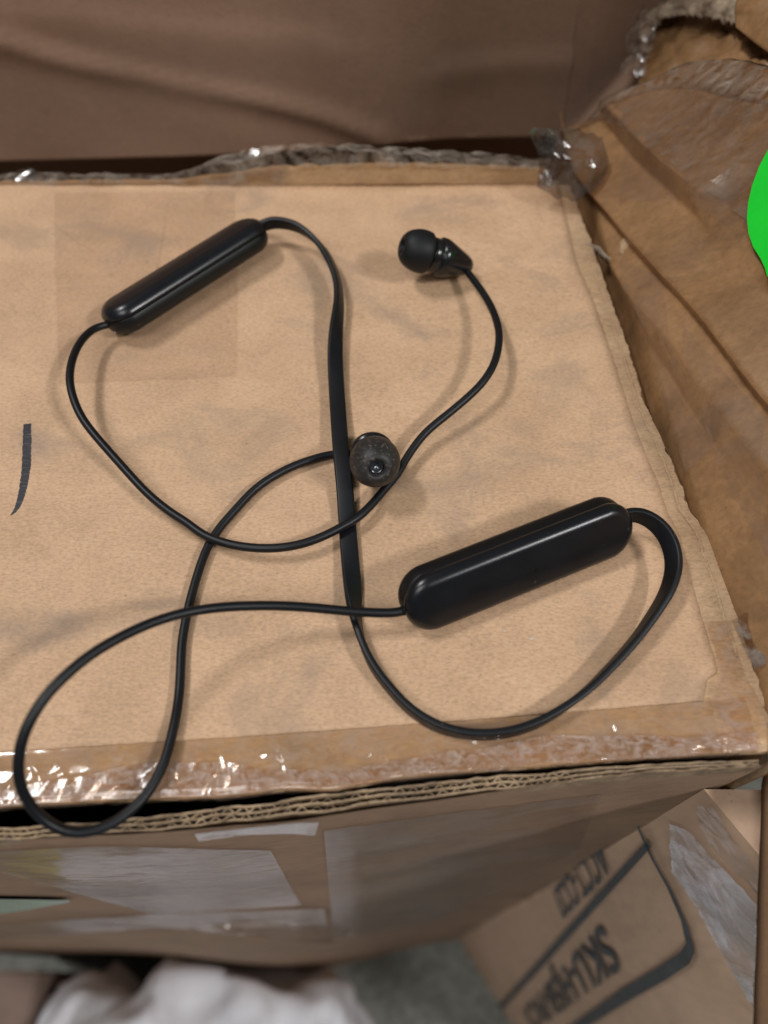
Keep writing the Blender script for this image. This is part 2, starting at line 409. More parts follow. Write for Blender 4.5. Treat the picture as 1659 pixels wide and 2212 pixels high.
# wrinkled clear tape over the front of the top and its lip
rw = random.Random(21)
wrk = []
for k in range(90):
    x = rw.uniform(-95, 72); v = rw.uniform(0.15, 1.0); an = R(rw.choice([rw.uniform(-14, 14), rw.uniform(30, 75), rw.uniform(-70, -30)]))
    yp, yl = interp(paper, x), interp(lip, x)
    wrk.append((x, yp + (yl - yp) * v, math.cos(an), math.sin(an), rw.uniform(2.0, 9.0), rw.uniform(0.35, 0.8), rw.uniform(0.12, 0.34)))
def wrinkle(x, y):
    h = 0.0
    for wx, wy, cx, sx, ln, wd, ht in wrk:
        dx, dy = x - wx, y - wy
        if abs(dx) > 10 or abs(dy) > 10: continue
        a_ = (dx * cx + dy * sx) / ln; b_ = (-dx * sx + dy * cx + 0.06 * (dx * cx + dy * sx) ** 2 / ln) / wd
        if abs(a_) < 1.6 and abs(b_) < 2.5: h += ht * math.exp(-a_ * a_ * 1.5 - b_ * b_)
    return h
TP = []
vv = [i / 26 for i in range(27)] + [1.04, 1.09, 1.16, 1.26]
for i, v in enumerate(vv):
    row = []
    for j in range(520):
        x = -150 + (73 + 150) * j / 519
        yp = interp(paper, x) - 0.2; yl = interp(lip, x)
        y = yp + (yl - yp) * min(v, 1.0); w = smooth(v * 2.4)
        z = top_z(x, y) - 0.02 + w * (0.4 + wrinkle(x, y) + 0.18 * fbm((x, y, 0), 0.09, 3, 5))
        if v > 1.0: z = -(v - 1.0) * 15 + 0.3; y = yl - 0.4 - 0.3 * fbm((x, v * 4, 0), 0.25, 3, 7)
        elif v > 0.9: y -= 0.35 * (v - 0.9) / 0.1
        row.append(Vector((x, y, z)))
    TP.append(row)
grid('front_tape', TP, M['tape_front'], box)
# scuffed second layer of tape folded over the lip
SC = []
for i in range(15):
    v = i / 14; row = []
    for j in range(400):
        x = -150 + (73.5 + 150) * j / 399
        yp = interp(paper, x); yl = interp(lip, x)
        v0 = 0.60 + 0.25 * fbm((x, 0, 3), 0.03, 3, 2)
        y = yp + (yl - yp) * (v0 + (0.985 - v0) * v)
        z = top_z(x, y) + 0.72 + 0.7 * wrinkle(x + 31, y - 1) + 0.3 * fbm((x, y, 1), 0.10, 3, 5) - 0.4 * max(0, v - .8) * 5
        if i == 14: y += -0.3 + 0.6 * fbm((x, 0, 7), 0.08, 4, 8)
        row.append(Vector((x, y, z)))
    SC.append(row)
grid('lip_tape', SC, M['scuff'], box)
# amber board that shows through the tape
AP = []
for i in range(13):
    v = i / 12; row = []
    for j in range(160):
        x = -160 + (66 + 160) * j / 159
        yp = interp(paper, x); yl = interp(lip, x) - .1
        y = yp + 0.6 + (yl - yp - 0.6) * v
        row.append(Vector((x, y, top_z(x, y) - 0.28)))
    AP.append(row)
grid('amber_strip', AP, M['amber'], box)

# tape and label on the front wall
n_f = Vector((-0.085, 1, 0)).normalized()
def FWp(x, y, off):
    p = on_plane(x, y, (0, 30.4, 0), n_f)
    for _ in range(3):
        p = on_plane(x, y, (p.x, front_y(p.x, p.z), p.z), Vector((0, 1, 0)))
    return p + Vector((0, -off, 0))
def wall_tape(name, top, bot, mat, off, n=40, m=14, amp=0.12, seed=1):
    rows = []
    T = resample([Vector((*p, 0)) for p in top], n); B = resample([Vector((*p, 0)) for p in bot], n)
    for i in range(m + 1):
        rows.append([FWp(*(T[j].lerp(B[j], i / m)).xy, off) for j in range(n)])
    for r in rows:
        for p in r: p.y += amp * fbm(p, 0.12, 3, seed)
    return grid(name, rows, mat, box)
wall_tape('wall_tape', [(-60, 1838), (210, 1822), (585, 1832)], [(-60, 1862), (340, 1975), (650, 1952)], M['tape_milky'], 0.5, seed=2)
wall_tape('wall_tape', [(-60, 1995), (340, 1970), (700, 1958)], [(-60, 2030), (350, 1998), (720, 2035)], M['tape_wall'], 0.8, seed=3)
wall_tape('wall_tape', [(700, 1790), (920, 1760), (1300, 1712)], [(720, 2030), (950, 1985), (1250, 1835)], M['tape_wall'], 0.4, n=60, seed=4)
wall_tape('wall_tape', [(420, 1795), (540, 1782), (640, 1772), (690, 1770)], [(430, 1812), (545, 1797), (640, 1796), (680, 1800)], M['film_clear'], 0.5, n=40, m=4, seed=5)
wall_tape('wall_tape', [(-40, 1800), (20, 1798), (44, 1803)], [(-40, 1824), (15, 1818), (48, 1812)], M['tape_milky'], 0.9, n=20, m=4, seed=6)
wall_tape('teal_label', [(-60, 1932), (80, 1934), (150, 1936)], [(-60, 1975), (60, 1958), (152, 1940)], M['teal'], 1.1, n=16, m=3, amp=0)

# back rim: short upright board and grey tape
loft('back_board', [[RY(-300, 424, 213.6), RY(0, 418, 213.6), RY(500, 408, 213.6), RY(600, 402, 213.6), RY(900, 398, 213.6), RY(1180, 400, 213.6)],
                    [RY(-300, 395, 214.2), RY(0, 393, 214.2), RY(400, 388, 214.2), RY(600, 358, 214.2), RY(900, 352, 214.2), RY(1180, 362, 214.2)]],
     M['amber'], box, 90, 6, 0.5, 0.1, 3, thick=1.2, edge=0.6)
loft('back_tape', [[RY(-300, 412, 212.6), RY(0, 414, 212.6), RY(160, 414, 212.6), RY(300, 411, 212.6), RY(480, 411, 212.6), RY(500, 397, 212.6), RY(610, 394, 212.6), RY(625, 358, 212.6), RY(800, 360, 212.6), RY(1000, 362, 212.6), RY(1190, 366, 212.6)],
                   [RY(-300, 392, 213.4), RY(0, 392, 213.4), RY(180, 388, 213.4), RY(330, 390, 213.4), RY(430, 362, 213.4), RY(510, 352, 213.4), RY(600, 330, 213.4), RY(690, 326, 213.4), RY(850, 332, 213.4), RY(1000, 342, 213.4), RY(1190, 352, 213.4)],
                   [RY(-300, 378, 217.5), RY(0, 378, 217.5), RY(60, 362, 217.5), RY(90, 374, 217.5), RY(390, 374, 217.5), RY(460, 345, 217.5), RY(560, 314, 217.5), RY(690, 310, 217.5), RY(850, 318, 217.5), RY(1000, 326, 217.5), RY(1190, 346, 217.5)]],
     M['film'], box, 130, 4, 1.0, 0.16, 5, edge=0.8, oct=2, shade=False)
loft('back_wall', [[(-300, 217, -3), (56, 219, -3)], [(-300, 217, -330), (56, 219, -330)], [(-300, 217, FLOOR), (56, 219, FLOOR)]], M['amber'], box, 30, 5, 0.5, 0.02, 4, thick=2)
# crumpled tape at the far right corner
loft('corner_tape', [[RY(1140, 280, 208), RY(1190, 276, 209), RY(1240, 270, 212), RY(1300, 300, 214)],
                     [RY(1165, 340, 206), RY(1210, 345, 204), RY(1260, 340, 205), RY(1315, 350, 209)],
                     [RY(1160, 400, 203), RY(1200, 425, 200), RY(1250, 432, 200), RY(1300, 392, 204)]],
     M['tape_dark'], box, 16, 5, 2.6, 0.09, 8, edge=1.5, oct=2, shade=False)
# torn scraps at the right edge
for dx, dz, seed_ in ((0, 0, 2),):
    cp = catmull([(1262 + dx, 528, 0), (1290 + dx, 532, 0.5), (1312 + dx, 550, 1), (1334 + dx, 562, 1.5), (1356 + dx, 558, 2.2), (1378 + dx, 534, 3)], 10)
    pts = [U(x, y, z + dz) for x, y, z in cp]
    grid('torn_strip', [[p + Vector((0, 0, k - 2.5 + 0.9 * fbm((i_ * .25, k, 0), .5, 3, seed_))) for i_, p in enumerate(pts)] for k in (0, 1.2, 2.4)], M['fuzz'], box, thick=0.45)
patch('torn_scrap', [U(x, y, z) for x, y, z in [(1340, 548, 3), (1338, 525, 4), (1352, 506, 6), (1374, 498, 7), (1384, 514, 6.5), (1372, 538, 4.5), (1356, 552, 3)]], M['flap'], box, 4, 0.7, 0.3, 2, thick=0.4)
# clear tape wrapping the near right corner, and its loose grey tab
patch('corner_tape', [U(x, y, 0.1) for x, y in [(1522, 1347), (1578, 1340), (1584, 1405), (1596, 1414), (1607, 1458), (1651, 1530), (1662, 1597), (1596, 1590), (1538, 1520), (1553, 1449), (1540, 1400)]],
      M['tape_front'], box, 6, 0.5, 0.18, 3, lift=0.25)
patch('tape_tab', [U(x, y, 1.0) for x, y in [(1578, 1344), (1611, 1327), (1620, 1387), (1653, 1427), (1649, 1440), (1627, 1449), (1596, 1387)]], M['tape_grey'], box, 6, 1.1, 0.25, 6, lift=0.8)
# marker stroke
st = [(59, 916, 8.2), (59, 945, 9), (58, 980, 9.4), (57, 1010, 9.2), (53, 1040, 8.6), (47, 1070, 7.6), (40, 1092, 6.2), (31, 1108, 4.5), (25, 1114, 2.5)]
L_, R_ = [], []
rw0 = random.Random(5)
for x, y, w in catmull(st, 14):
    j1, j2 = rw0.uniform(-.9, .9), rw0.uniform(-.9, .9)
    L_.append(U(x - w + j1, y + 1.0, 0)); R_.append(U(x + w + j2, y - 1.0, 0))
mid_ = [a.lerp(b, .5) for a, b in zip(L_, R_)]
S = [[p + Vector((0, 0, top_z(p.x, p.y) + 0.24)) for p in L_], [p + Vector((0, 0, top_z(p.x, p.y) + 0.24)) for p in mid_], [p + Vector((0, 0, top_z(p.x, p.y) + 0.24)) for p in R_]]
grid('marker_stroke', S, M['ink'], box)
# fine wrinkles in the old tape
for wl in ([(362, 440), (352, 520), (340, 600), (352, 690)], [(330, 560), (355, 600), (380, 628)], [(100, 470), (160, 520), (205, 545)]):
    pl = [U(x, y) for x, y in catmull(wl, 8)]; n_ = len(pl)
    grid('tape_wrinkle', [[p + Vector((o_ * 0.3 * math.sin(math.pi * (i + .5) / n_), 0, top_z(p.x, p.y) + 0.75 - 0.2 * abs(o_))) for i, p in enumerate(pl)] for o_ in (-1, 0, 1)], M['tape'], box)
# old clear tape under the far pod
tp = [U(x, y) for x, y in [(118, 418), (330, 416), (506, 414), (515, 600), (512, 815), (320, 824), (128, 832), (120, 640)]]
patch('clear_tape', tp, M['tape'], box, 6, 0.10, 0.15, 3, lift=0.42)

# ================================================================== TORN BOX AT THE RIGHT
torn = tag(empty('torn_box'), 'crumpled torn brown cardboard box along the right edge, with green round sticker', 'box')
W0 = Vector((66.5, 197.7, 0)); W1 = Vector((78.0, 40.6, 0)); LEAN = 0.75
g = (W1.x - W0.x) / (W1.y - W0.y)
nW = Vector((1, -g, -LEAN)).normalized()
def RW(x, y, off=0.0):
    return on_plane(x, y, W0 + Vector((off, 0, 0)), nW)
rim_tab = sorted([(p.y, p.z) for p in [RW(*q) for q in [(1245, 285), (1270, 262), (1300, 245), (1340, 215), (1400, 180), (1480, 142), (1560, 132), (1659, 148), (1760, 175), (1900, 210)]]])
fo = RW(1440, 408); fe = Vector((RW(1640, 617).y - fo.y, RW(1640, 617).z - fo.z)).normalized(); fm = Vector((-fe.y, fe.x))
def fq(y, z): return (y - fo.y) * fm.x + (z - fo.z) * fm.y
q2 = fq(RW(1440, 542).y, RW(1440, 542).z); q3 = fq(RW(1431, 600).y, RW(1431, 600).z); sgq = 1 if q2 > 0 else -1
q2, q3 = abs(q2), max(abs(q3), abs(q2) + 3)
fold_prof = [(-40, 0.0), (-15, 0.6), (-6.5, 6.2), (0, 0.2), (q2, 7.2), (q3, 1.4), (q3 + 5, 4.2), (q3 + 12, 0.0), (60, 0.0)]
SKY, SKZ = RW(1690, 455).y, RW(1690, 455).z
def seg_d(p, a, b):
    ax, ay = a; bx, by = b; dx, dy = bx - ax, by - ay
    t = max(0, min(1, ((p[0] - ax) * dx + (p[1] - ay) * dy) / (dx * dx + dy * dy)))
    ex, ey = p[0] - ax - t * dx, p[1] - ay - t * dy
    return math.hypot(ex, ey), (dx * ey - dy * ex)
def wall_raw(y, z):
    q_ = fq(y, z) * sgq + 1.6 * fbm((0, y, z), 0.018, 2, 3)
    fade = smooth((y - 60) / 60.0)
    D = interp(fold_prof, q_) * (0.35 + 0.65 * fade)
    return D + 1.0 * fbm((0, y, z), 0.022, 2, 3) + 0.10 * fbm((0, y, z), 0.12, 2, 5)
def wall_disp(y, z):
    d = math.hypot(y - SKY, z - SKZ); k = smooth((d - 12) / 10)
    return wall_raw(y, z) * k + 1.0 * (1 - k)
def wall_pt(y, z, off=0.0):
    x = W0.x + g * (y - W0.y) + (LEAN * z if z > 0 else 0.10 * z)
    k = min(1, max(0, (z + 6) / 8))
    return Vector((x - wall_disp(y, z) * k - off, y, z))
P = []
NY, NZ = 130, 90
for i in range(NZ + 1):
    row = []
    for j in range(NY + 1):
        y = 252 - (252 - 36) * j / NY
        zt = interp(rim_tab, y); zb = -90
        v = i / NZ
        z = zb + (0 - zb) * (v / 0.2) if v < 0.2 else zt * (v - 0.2) / 0.8
        row.append(wall_pt(y, z))
    P.append(row)
grid('side_wall', P, M['rust'], torn)
# lower part of the same wall down to the floor, back side
loft('lower_wall', [[wall_pt(252, -90), wall_pt(140, -90), wall_pt(36, -90)], [(74, 252, FLOOR), (76, 140, FLOOR), (84, 36, FLOOR)]], M['rust'], torn, 40, 10, 0.6, 0.02, 2)
# bulging taped rim along the top
rows = []
for k, (dz, off) in enumerate([(-7.5, 0.3), (-6.5, 1.2), (-5.0, 1.5), (-3, 1.2), (-1, 0.9), (0.6, -0.3), (0.8, -2.5), (-0.5, -4.5)]):
    row = []
    for j in range(70):
        y = 238 - (238 - 60) * j / 69
        zt = interp(rim_tab, y); p = wall_pt(y, zt + min(dz, 0) + 0.8 * fbm((y, k * .4, 0), .08, 3, 4), off + 0.45 * fbm((0, y, k * .7), .15, 3, 6)); p.z += max(dz, 0)
        row.append(p)
    rows.append(row)
grid('rim_tape', rows, M['film'], torn)
# clear tape films on the wall, straight cut edges
def wall_film(quad, off, mat, n=30, m=30):
    c_ = [RW(*p) for p in quad]; P_ = []
    for i in range(m + 1):
        a_ = c_[0].lerp(c_[3], i / m); b_ = c_[1].lerp(c_[2], i / m)
        P_.append([wall_pt(p.y, p.z, off + 0.25 * abs(fbm((0, p.y, p.z), .1, 3, off))) for p in [a_.lerp(b_, j / n) for j in range(n + 1)]])
    grid('wall_tape', P_, mat, torn)
wall_film([(1330, 235), (1540, 175), (1535, 420), (1380, 440)], 0.35, M['tape'])
wall_film([(1545, 165), (1640, 180), (1600, 500), (1520, 440)], 0.5, M['tape'])
wall_film([(1360, 560), (1440, 600), (1560, 960), (1480, 1030)], 0.35, M['tape'])
wall_film([(1500, 700), (1680, 900), (1690, 1250), (1560, 1000)], 0.5, M['tape'])
# loose crumpled film hanging below the rim
loft('loose_film', [[wall_pt(y, interp(rim_tab, y) - 5.5, 1.3) for y in range(232, 156, -5)], [wall_pt(y, interp(rim_tab, y) * 0.78 - 5, 1.6) for y in range(232, 156, -5)], [wall_pt(y, interp(rim_tab, y) * 0.58 - 4, 1.0) for y in range(232, 156, -5)]],
     M['film_clear'], torn, 46, 5, 1.3, 0.10, 14, edge=1.5, oct=2, shade=False)
# inside of the torn opening and fibrous torn edge above it
loft('inner_panel', [[RW(1380, 190, 9), RW(1480, 160, 10), RW(1560, 150, 10), RW(1680, 160, 10), RW(1800, 190, 10)],
                     [RW(1395, 90, 17), RW(1480, 70, 17), RW(1560, 60, 17), RW(1680, 75, 17), RW(1800, 100, 17)],
                     [RW(1425, 20, 14), RW(1480, 0, 14), RW(1560, -25, 14), RW(1680, -30, 14), RW(1800, -30, 14)]], M['rust'], torn, 70, 12, 2.5, 0.12, 3, thick=1.5)
loft('torn_edge', [[RW(1396, 110, 9), RW(1402, 60, 9), RW(1440, 38, 9), RW(1500, 30, 9), RW(1560, 45, 9), RW(1610, 62, 9), RW(1680, 95, 9)],
                   [RW(1385, 100, 7), RW(1395, 45, 7), RW(1440, 15, 7), RW(1500, 5, 7), RW(1560, 5, 7), RW(1620, 10, 7), RW(1700, 20, 7)],
                   [RW(1388, 80, 12), RW(1402, 25, 12), RW(1450, -5, 12), RW(1500, -20, 12), RW(1560, -40, 12), RW(1640, -60, 12), RW(1720, -70, 12)]], M['fuzz'], torn, 110, 10, 1.9, 0.2, 6, thick=0.5, edge=1.8, oct=4)
loft('torn_fold', [[RW(1590, 60, 4), RW(1640, 100, 4), RW(1700, 140, 4)], [RW(1590, 20, 3), RW(1650, 20, 3), RW(1740, 40, 3)], [RW(1600, -30, 6), RW(1660, -50, 6), RW(1760, -40, 6)]], M['rust'], torn, 40, 10, 1.0, 0.1, 9, thick=0.8)
loft('loose_tape', [[RW(1340, 155, 5), RW(1350, 90, 4), RW(1372, 30, 5), RW(1392, 8, 6)], [RW(1368, 165, 4), RW(1380, 100, 3), RW(1395, 45, 4), RW(1402, 25, 5)], [RW(1395, 160, 6), RW(1405, 110, 6), RW(1418, 70, 6), RW(1425, 50, 6)]],
     M['film'], torn, 26, 6, 2.2, 0.14, 12, edge=1.2, oct=2, shade=False)
# body behind, so that it is a solid box
loft('far_side', [[(112, 262, 45), (300, 262, 45)], [(66, 252, -90), (300, 262, -90)], [(74, 252, FLOOR), (300, 262, FLOOR)]], M['rust'], torn, 20, 6)
# front flap bent open toward the camera
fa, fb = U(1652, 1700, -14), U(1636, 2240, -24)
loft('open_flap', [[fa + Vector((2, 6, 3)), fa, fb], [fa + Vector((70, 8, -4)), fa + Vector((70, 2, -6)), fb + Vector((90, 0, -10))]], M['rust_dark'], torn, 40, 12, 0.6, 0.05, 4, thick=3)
# out-of-view flap added to throw shadow on the panel behind
loft('shadow_flap', [[(104, 268, 30), (112, 215, 40), (118, 176, 45)], [(106, 268, 190), (112, 215, 195), (122, 178, 185)]], M['rust'], torn, 20, 8, 2.0, 0.03, 4, thick=4)
# green round sticker
q = [RW(1646, 455), RW(1668, 368), RW(1668, 548)]
a, b, c = [Vector((p.y, p.z)) for p in q]
dd = 2 * (a.x * (b.y - c.y) + b.x * (c.y - a.y) + c.x * (a.y - b.y))
sc_y = ((a.length_squared) * (b.y - c.y) + b.length_squared * (c.y - a.y) + c.length_squared * (a.y - b.y)) / dd
sc_z = ((a.length_squared) * (c.x - b.x) + b.length_squared * (a.x - c.x) + c.length_squared * (b.x - a.x)) / dd
sr = (a - Vector((sc_y, sc_z))).length
SR = []
for i in range(9):
    r = sr * i / 8
    SR.append([wall_pt(sc_y + r * math.cos(t * math.pi / 24), sc_z + r * math.sin(t * math.pi / 24), 2.6) for t in range(48)])
grid('round_sticker', SR, M['green'], torn, closed_u=True)

# ================================================================== BOX BEHIND
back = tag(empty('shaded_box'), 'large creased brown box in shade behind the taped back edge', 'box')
BY = 262.0
cre = [([(-200, 140), (0, 72), (90, 104), (200, 132), (330, 160), (400, 180), (560, 212), (700, 245), (820, 285)], 2.4, 2.4),
       ([(-100, 20), (160, 30), (300, 58), (500, 80), (700, 90)], 1.2, 4.0), ([(300, 150), (420, 190), (640, 260), (800, 320)], -1.0, 3.5),
       ([(960, 150), (1100, 135), (1240, 130)], 1.5, 3.0)]
cre3 = [([(RY(*q_, BY).x, RY(*q_, BY).z) for q_ in pl], h, w) for pl, h, w in cre]
P = []
x_r0, x_r1 = RY(1252, 0, BY), RY(1212, 300, BY)
low_z = sorted([(RY(x, y, BY).x, RY(x, y, BY).z) for x, y in [(-400, 352), (0, 345), (400, 335), (700, 318), (900, 300), (1240, 292)]])
for i in range(71):
    row = []
    for j in range(101):
        xn = -330 + (66 + 330) * j / 100
        z0 = interp(low_z, xn); z = z0 + (130 - z0) * i / 70
        t = (z - x_r1.z) / (x_r0.z - x_r1.z); xr = x_r1.x + (x_r0.x - x_r1.x) * max(-3, min(3, t))
        x = -330 + (xr + 330) * j / 100
        D = 0
        for pl, h, w in cre3:
            d, s = min(seg_d((x, z), a_, b_) for a_, b_ in zip(pl, pl[1:]))
            D += h * math.exp(-(d / (w if s > 0 else w * 2.2)) ** 2)
        row.append(Vector((x, BY - D + 2.2 * fbm((x, 0, z), 0.011, 3, 6), z)))
    P.append(row)
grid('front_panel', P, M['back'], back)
loft('under_panel', [[P[0][j] + Vector((0, 0.2, 0)) for j in range(0, 101, 5)], [P[0][j] + Vector((0, 95, 2)) for j in range(0, 101, 5)]], M['back'], back, 40, 4, thick=2)  # underside added to block light and keep the recess below dark
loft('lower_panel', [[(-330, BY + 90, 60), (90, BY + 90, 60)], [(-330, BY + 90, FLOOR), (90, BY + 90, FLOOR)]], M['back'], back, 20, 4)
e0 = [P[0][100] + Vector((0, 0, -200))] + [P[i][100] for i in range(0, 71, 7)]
loft('side_panel', [[p + Vector((0.05, 0.3, 0)) for p in e0], [p + Vector((7, 1.5, 0)) for p in e0], [p + Vector((60, 26, 0)) for p in e0], [p + Vector((220, 95, 0)) for p in e0]], M['back'], back, 40, 8, 0.4, 0.03, 2)  # outer stretch lengthened to keep lamp light out of the recess

# ================================================================== PRINTED CARTON (lower right)
pr = tag(empty('printed_carton'), 'kraft carton with blurred black stencil lettering and frame lines, lower right', 'carton')
PA = Vector((69.5, 36.0, 0)); PD = Vector((math.sin(R(33)), -math.cos(R(33)), 0)); PN = Vector((-PD.y, PD.x, 0)) * -1
def PP(x, y, off=0.0): return on_plane(x, y, PA, PN) + PN * off
top_z_c = -22
def pf(s, z): return PA + PD * s + Vector((0, 0, z)) + PN * (0.8 * fbm((s, z, 0), 0.012, 3, 3))
P = [[pf(150 * j / 30, top_z_c + (FLOOR - top_z_c) * i / 40) for j in range(31)] for i in range(41)]
grid('printed_face', P, M['print'], pr)
B_ = PA + PD * 150
mesh_from('carton_body', [(*PA.xy, top_z_c), (*B_.xy, top_z_c), (300, B_.y, top_z_c), (300, 34, top_z_c), (*(PA - PN * 1).xy, FLOOR), (*(B_ - PN).xy, FLOOR), (300, B_.y, FLOOR), (300, 34, FLOOR)],
          [(0, 1, 2, 3), (1, 5, 6, 2), (2, 6, 7, 3)], M['print'], pr, False)
def print_line(pts, w0, w1):
    pl = [PP(x, y, 1.6) for x, y in pts]; n = len(pl); A_, B2 = [], []
    for i, p in enumerate(pl):
        d = (pl[min(i + 1, n - 1)] - pl[max(i - 1, 0)]).normalized(); s = d.cross(PN).normalized(); w = w0 + (w1 - w0) * i / (n - 1)
        A_.append(p + s * w); B2.append(p - s * w)
    grid('frame_line', [A_, B2], M['print_ink'], pr)
print_line([(1080, 2178), (1180, 2070), (1290, 1948), (1412, 1815)], 2.0, 0.9)
print_line([(1384, 1772), (1420, 1850), (1455, 1912), (1487, 1985), (1500, 2040), (1488, 2062), (1440, 2095), (1360, 2142), (1220, 2236)], 0.6, 2.4)
def print_text(body, p_start, p_end, p_up0, h_from, squeeze=1.0):
    cu = bpy.data.curves.new('lettering', 'FONT'); cu.body = body; cu.size = 1.0
    cu.offset = 0.018
    o = bpy.data.objects.new('tmp', cu); col.objects.link(o)
    dg = bpy.context.evaluated_depsgraph_get(); me = bpy.data.meshes.new_from_object(o.evaluated_get(dg))
    bpy.data.objects.remove(o)
    xs_ = [v.co.x for v in me.vertices]; w = max(xs_) - min(xs_); x0 = min(xs_); hh = 0.72
    a_, b_ = PP(*p_start, 1.6), PP(*p_end, 1.6)
    up = (PP(*p_up0, 1.6) - PP(*h_from, 1.6)) 
    for v in me.vertices:
        q_ = a_ + (b_ - a_) * ((v.co.x - x0) / w) + up * (v.co.y / hh)
        v.co = q_ * MM
    return link('printed_lettering', me, M['print_ink'], pr, False)
print_text('SKU-HJ58-PACX', (1306, 1992), (1130, 2182), (1349, 2094), (1304, 1996))
print_text('ACCT-CC27', (1298, 1800), (1197, 1926), (1222, 1982), (1196, 1926))
# milky tape across the corner of the carton
patch('packing_tape', [PP(x, y, 2.0) for x, y in [(1455, 1770), (1462, 1872), (1640, 2166), (1646, 2060), (1652, 1950), (1560, 1850), (1500, 1790)]], M['film_white'], pr, 7, 0.8, 0.06, 2, up=PN)
patch('packing_tape', [PP(x, y, 1.8) for x, y in [(1520, 1728), (1560, 1735), (1640, 1860), (1655, 1900), (1650, 1930), (1560, 1830), (1520, 1770)]], M['tape_milky'], pr, 7, 0.8, 0.1, 4, up=PN)

# ================================================================== THINGS ON THE FLOOR
def lump(name, cx, cy, cz, rx, ry, rz, mat, amp, sc, seed, parent=None):
    P = []
    for i in range(49):
        th = math.pi * i / 48; row = []
        for j in range(96):
            ph = 2 * math.pi * j / 96
            d = Vector((math.sin(th) * math.cos(ph), math.sin(th) * math.sin(ph), math.cos(th)))
            e = lambda v: math.copysign(abs(v) ** 0.6, v)
            p = Vector((cx + rx * e(d.x), cy + ry * e(d.y), cz + rz * e(d.z)))
            n1 = 1 - abs(fbm(p, sc, 3, seed)) * 2.6
            p += d * amp * n1
            row.append(p)
        P.append(row)
    return grid(name, P, mat, parent, closed_u=True)
bag = lump('plastic_bag', -135, -72, -560, 118, 78, 95, M['bag'], 17, 0.011, 4)
tag(bag, 'crumpled white plastic bag lying on the floor in front of the box', 'bag')
def carton_block(name, x0, x1, y0, y1, z0, z1, mat):
    bm = bmesh.new(); bmesh.ops.create_cube(bm, size=1.0)
    for v in bm.verts:
        v.co = Vector(((x0 + x1) / 2 + v.co.x * (x1 - x0), (y0 + y1) / 2 + v.co.y * (y1 - y0), (z0 + z1) / 2 + v.co.z * (z1 - z0))) * MM
    bmesh.ops.bevel(bm, geom=bm.edges[:], offset=2 * MM, segments=2, affect='EDGES')
    me = bpy.data.meshes.new(name); bm.to_mesh(me); bm.free()
    return link(name, me, mat, None, False)
cb = carton_block('floor_carton', -420, -250, -60, 8, FLOOR, -500, M['dull'])
tag(cb, 'dark brown carton standing on the floor left of the white bag', 'carton')
yb = lump('yellow_pouch', -262, -95, -500, 30, 40, 26, M['yellow'], 6, 0.03, 7)
tag(yb, 'yellow plastic pouch at the bottom left corner beside the white bag', 'pouch')

# ================================================================== EARPHONES
ear = tag(empty('neckband_earphones'), 'black wired neckband earphones with two control pods lying on the box', 'earphones')
def path_from(pts, sub=8, it=10):
    """pts: (px, py, z, phi) -> smooth 3-D path"""
    w = [(*U(x, y, z), ph) for x, y, z, ph in pts]
    w = catmull(w, sub); w = relax(w, it)
    return w
circ = [(0.98 * math.cos(2 * math.pi * k / 16), 0.98 * math.sin(2 * math.pi * k / 16)) for k in range(16)]
A_pts = [(240, 700, 5.0), (225, 703, 5.2), (197, 713, 6.0), (170, 743, 7.5), (154, 783, 8.8), (150, 823, 9.2), (159, 863, 8.8), (177, 903, 8.0), (205, 940, 7.2), (240, 980, 6.2),
         (280, 1025, 5.2), (320, 1068, 4.4), (367, 1106, 3.8), (400, 1126, 3.5), (435, 1153, 3.4), (465, 1166, 3.4), (500, 1177, 3.5), (550, 1184, 3.6), (600, 1184, 3.8), (650, 1176, 3.9), (700, 1158, 3.8),
         (742, 1136, 3.7), (772, 1119, 3.6), (797, 1096, 3.4), (819, 1071, 3.2), (842, 1044, 3.2), (862, 1019, 3.4), (872, 1000, 3.6), (887, 976, 4.0), (909, 946, 4.6), (934, 921, 5.2), (972, 891, 6.0), (1004, 864, 6.8),
         (1030, 840, 7.4), (1051, 815, 8.0), (1069, 783, 8.4), (1078, 743, 8.4), (1077, 708, 8.0), (1064, 668, 7.0), (1044, 633, 6.0), (1022, 603, 5.0), (1008, 585, 4.4), (1000, 576, 4.2)]
B_pts = [(880, 1318, 6.2), (854, 1323, 6.4), (829, 1324, 6.8), (800, 1323, 7.2), (760, 1321, 7.8), (700, 1315, 8.8), (640, 1310, 10), (575, 1308, 11.5), (500, 1310, 13.5), (440, 1316, 15), (380, 1328, 16.8), (320, 1348, 18.6), (260, 1376, 20.5),
         (200, 1411, 22), (150, 1451, 23), (100, 1501, 23.3), (65, 1556, 22.5), (45, 1606, 20.5), (39, 1659, 17.5), (45, 1699, 14.5), (65, 1739, 11), (95, 1771, 8), (130, 1791, 6), (170, 1799, 4.6), (215, 1791, 3.8), (260, 1769, 3.2),
         (300, 1734, 2.9), (325, 1704, 2.7), (350, 1659, 2.4), (360, 1631, 2.2), (372, 1586, 1.8), (385, 1521, 1.5), (390, 1456, 1.4), (392, 1396, 1.3), (400, 1346, 1.3), (410, 1301, 1.3), (425, 1246, 1.3), (442, 1196, 1.3), (457, 1166, 1.3),
         (480, 1133, 1.3), (510, 1100, 1.4), (550, 1056, 1.5), (600, 1023, 1.6), (650, 1000, 1.6), (700, 985, 1.5), (725, 981, 1.4), (755, 980, 1.6), (785, 985, 3.0), (805, 985, 4.5)]
sweep('ear_cable', path_from([(*p, 0) for p in A_pts], 7, 14), circ, M['rubber'], ear)
sweep('ear_cable', path_from([(*p, 0) for p in B_pts], 7, 14), circ, M['rubber'], ear)
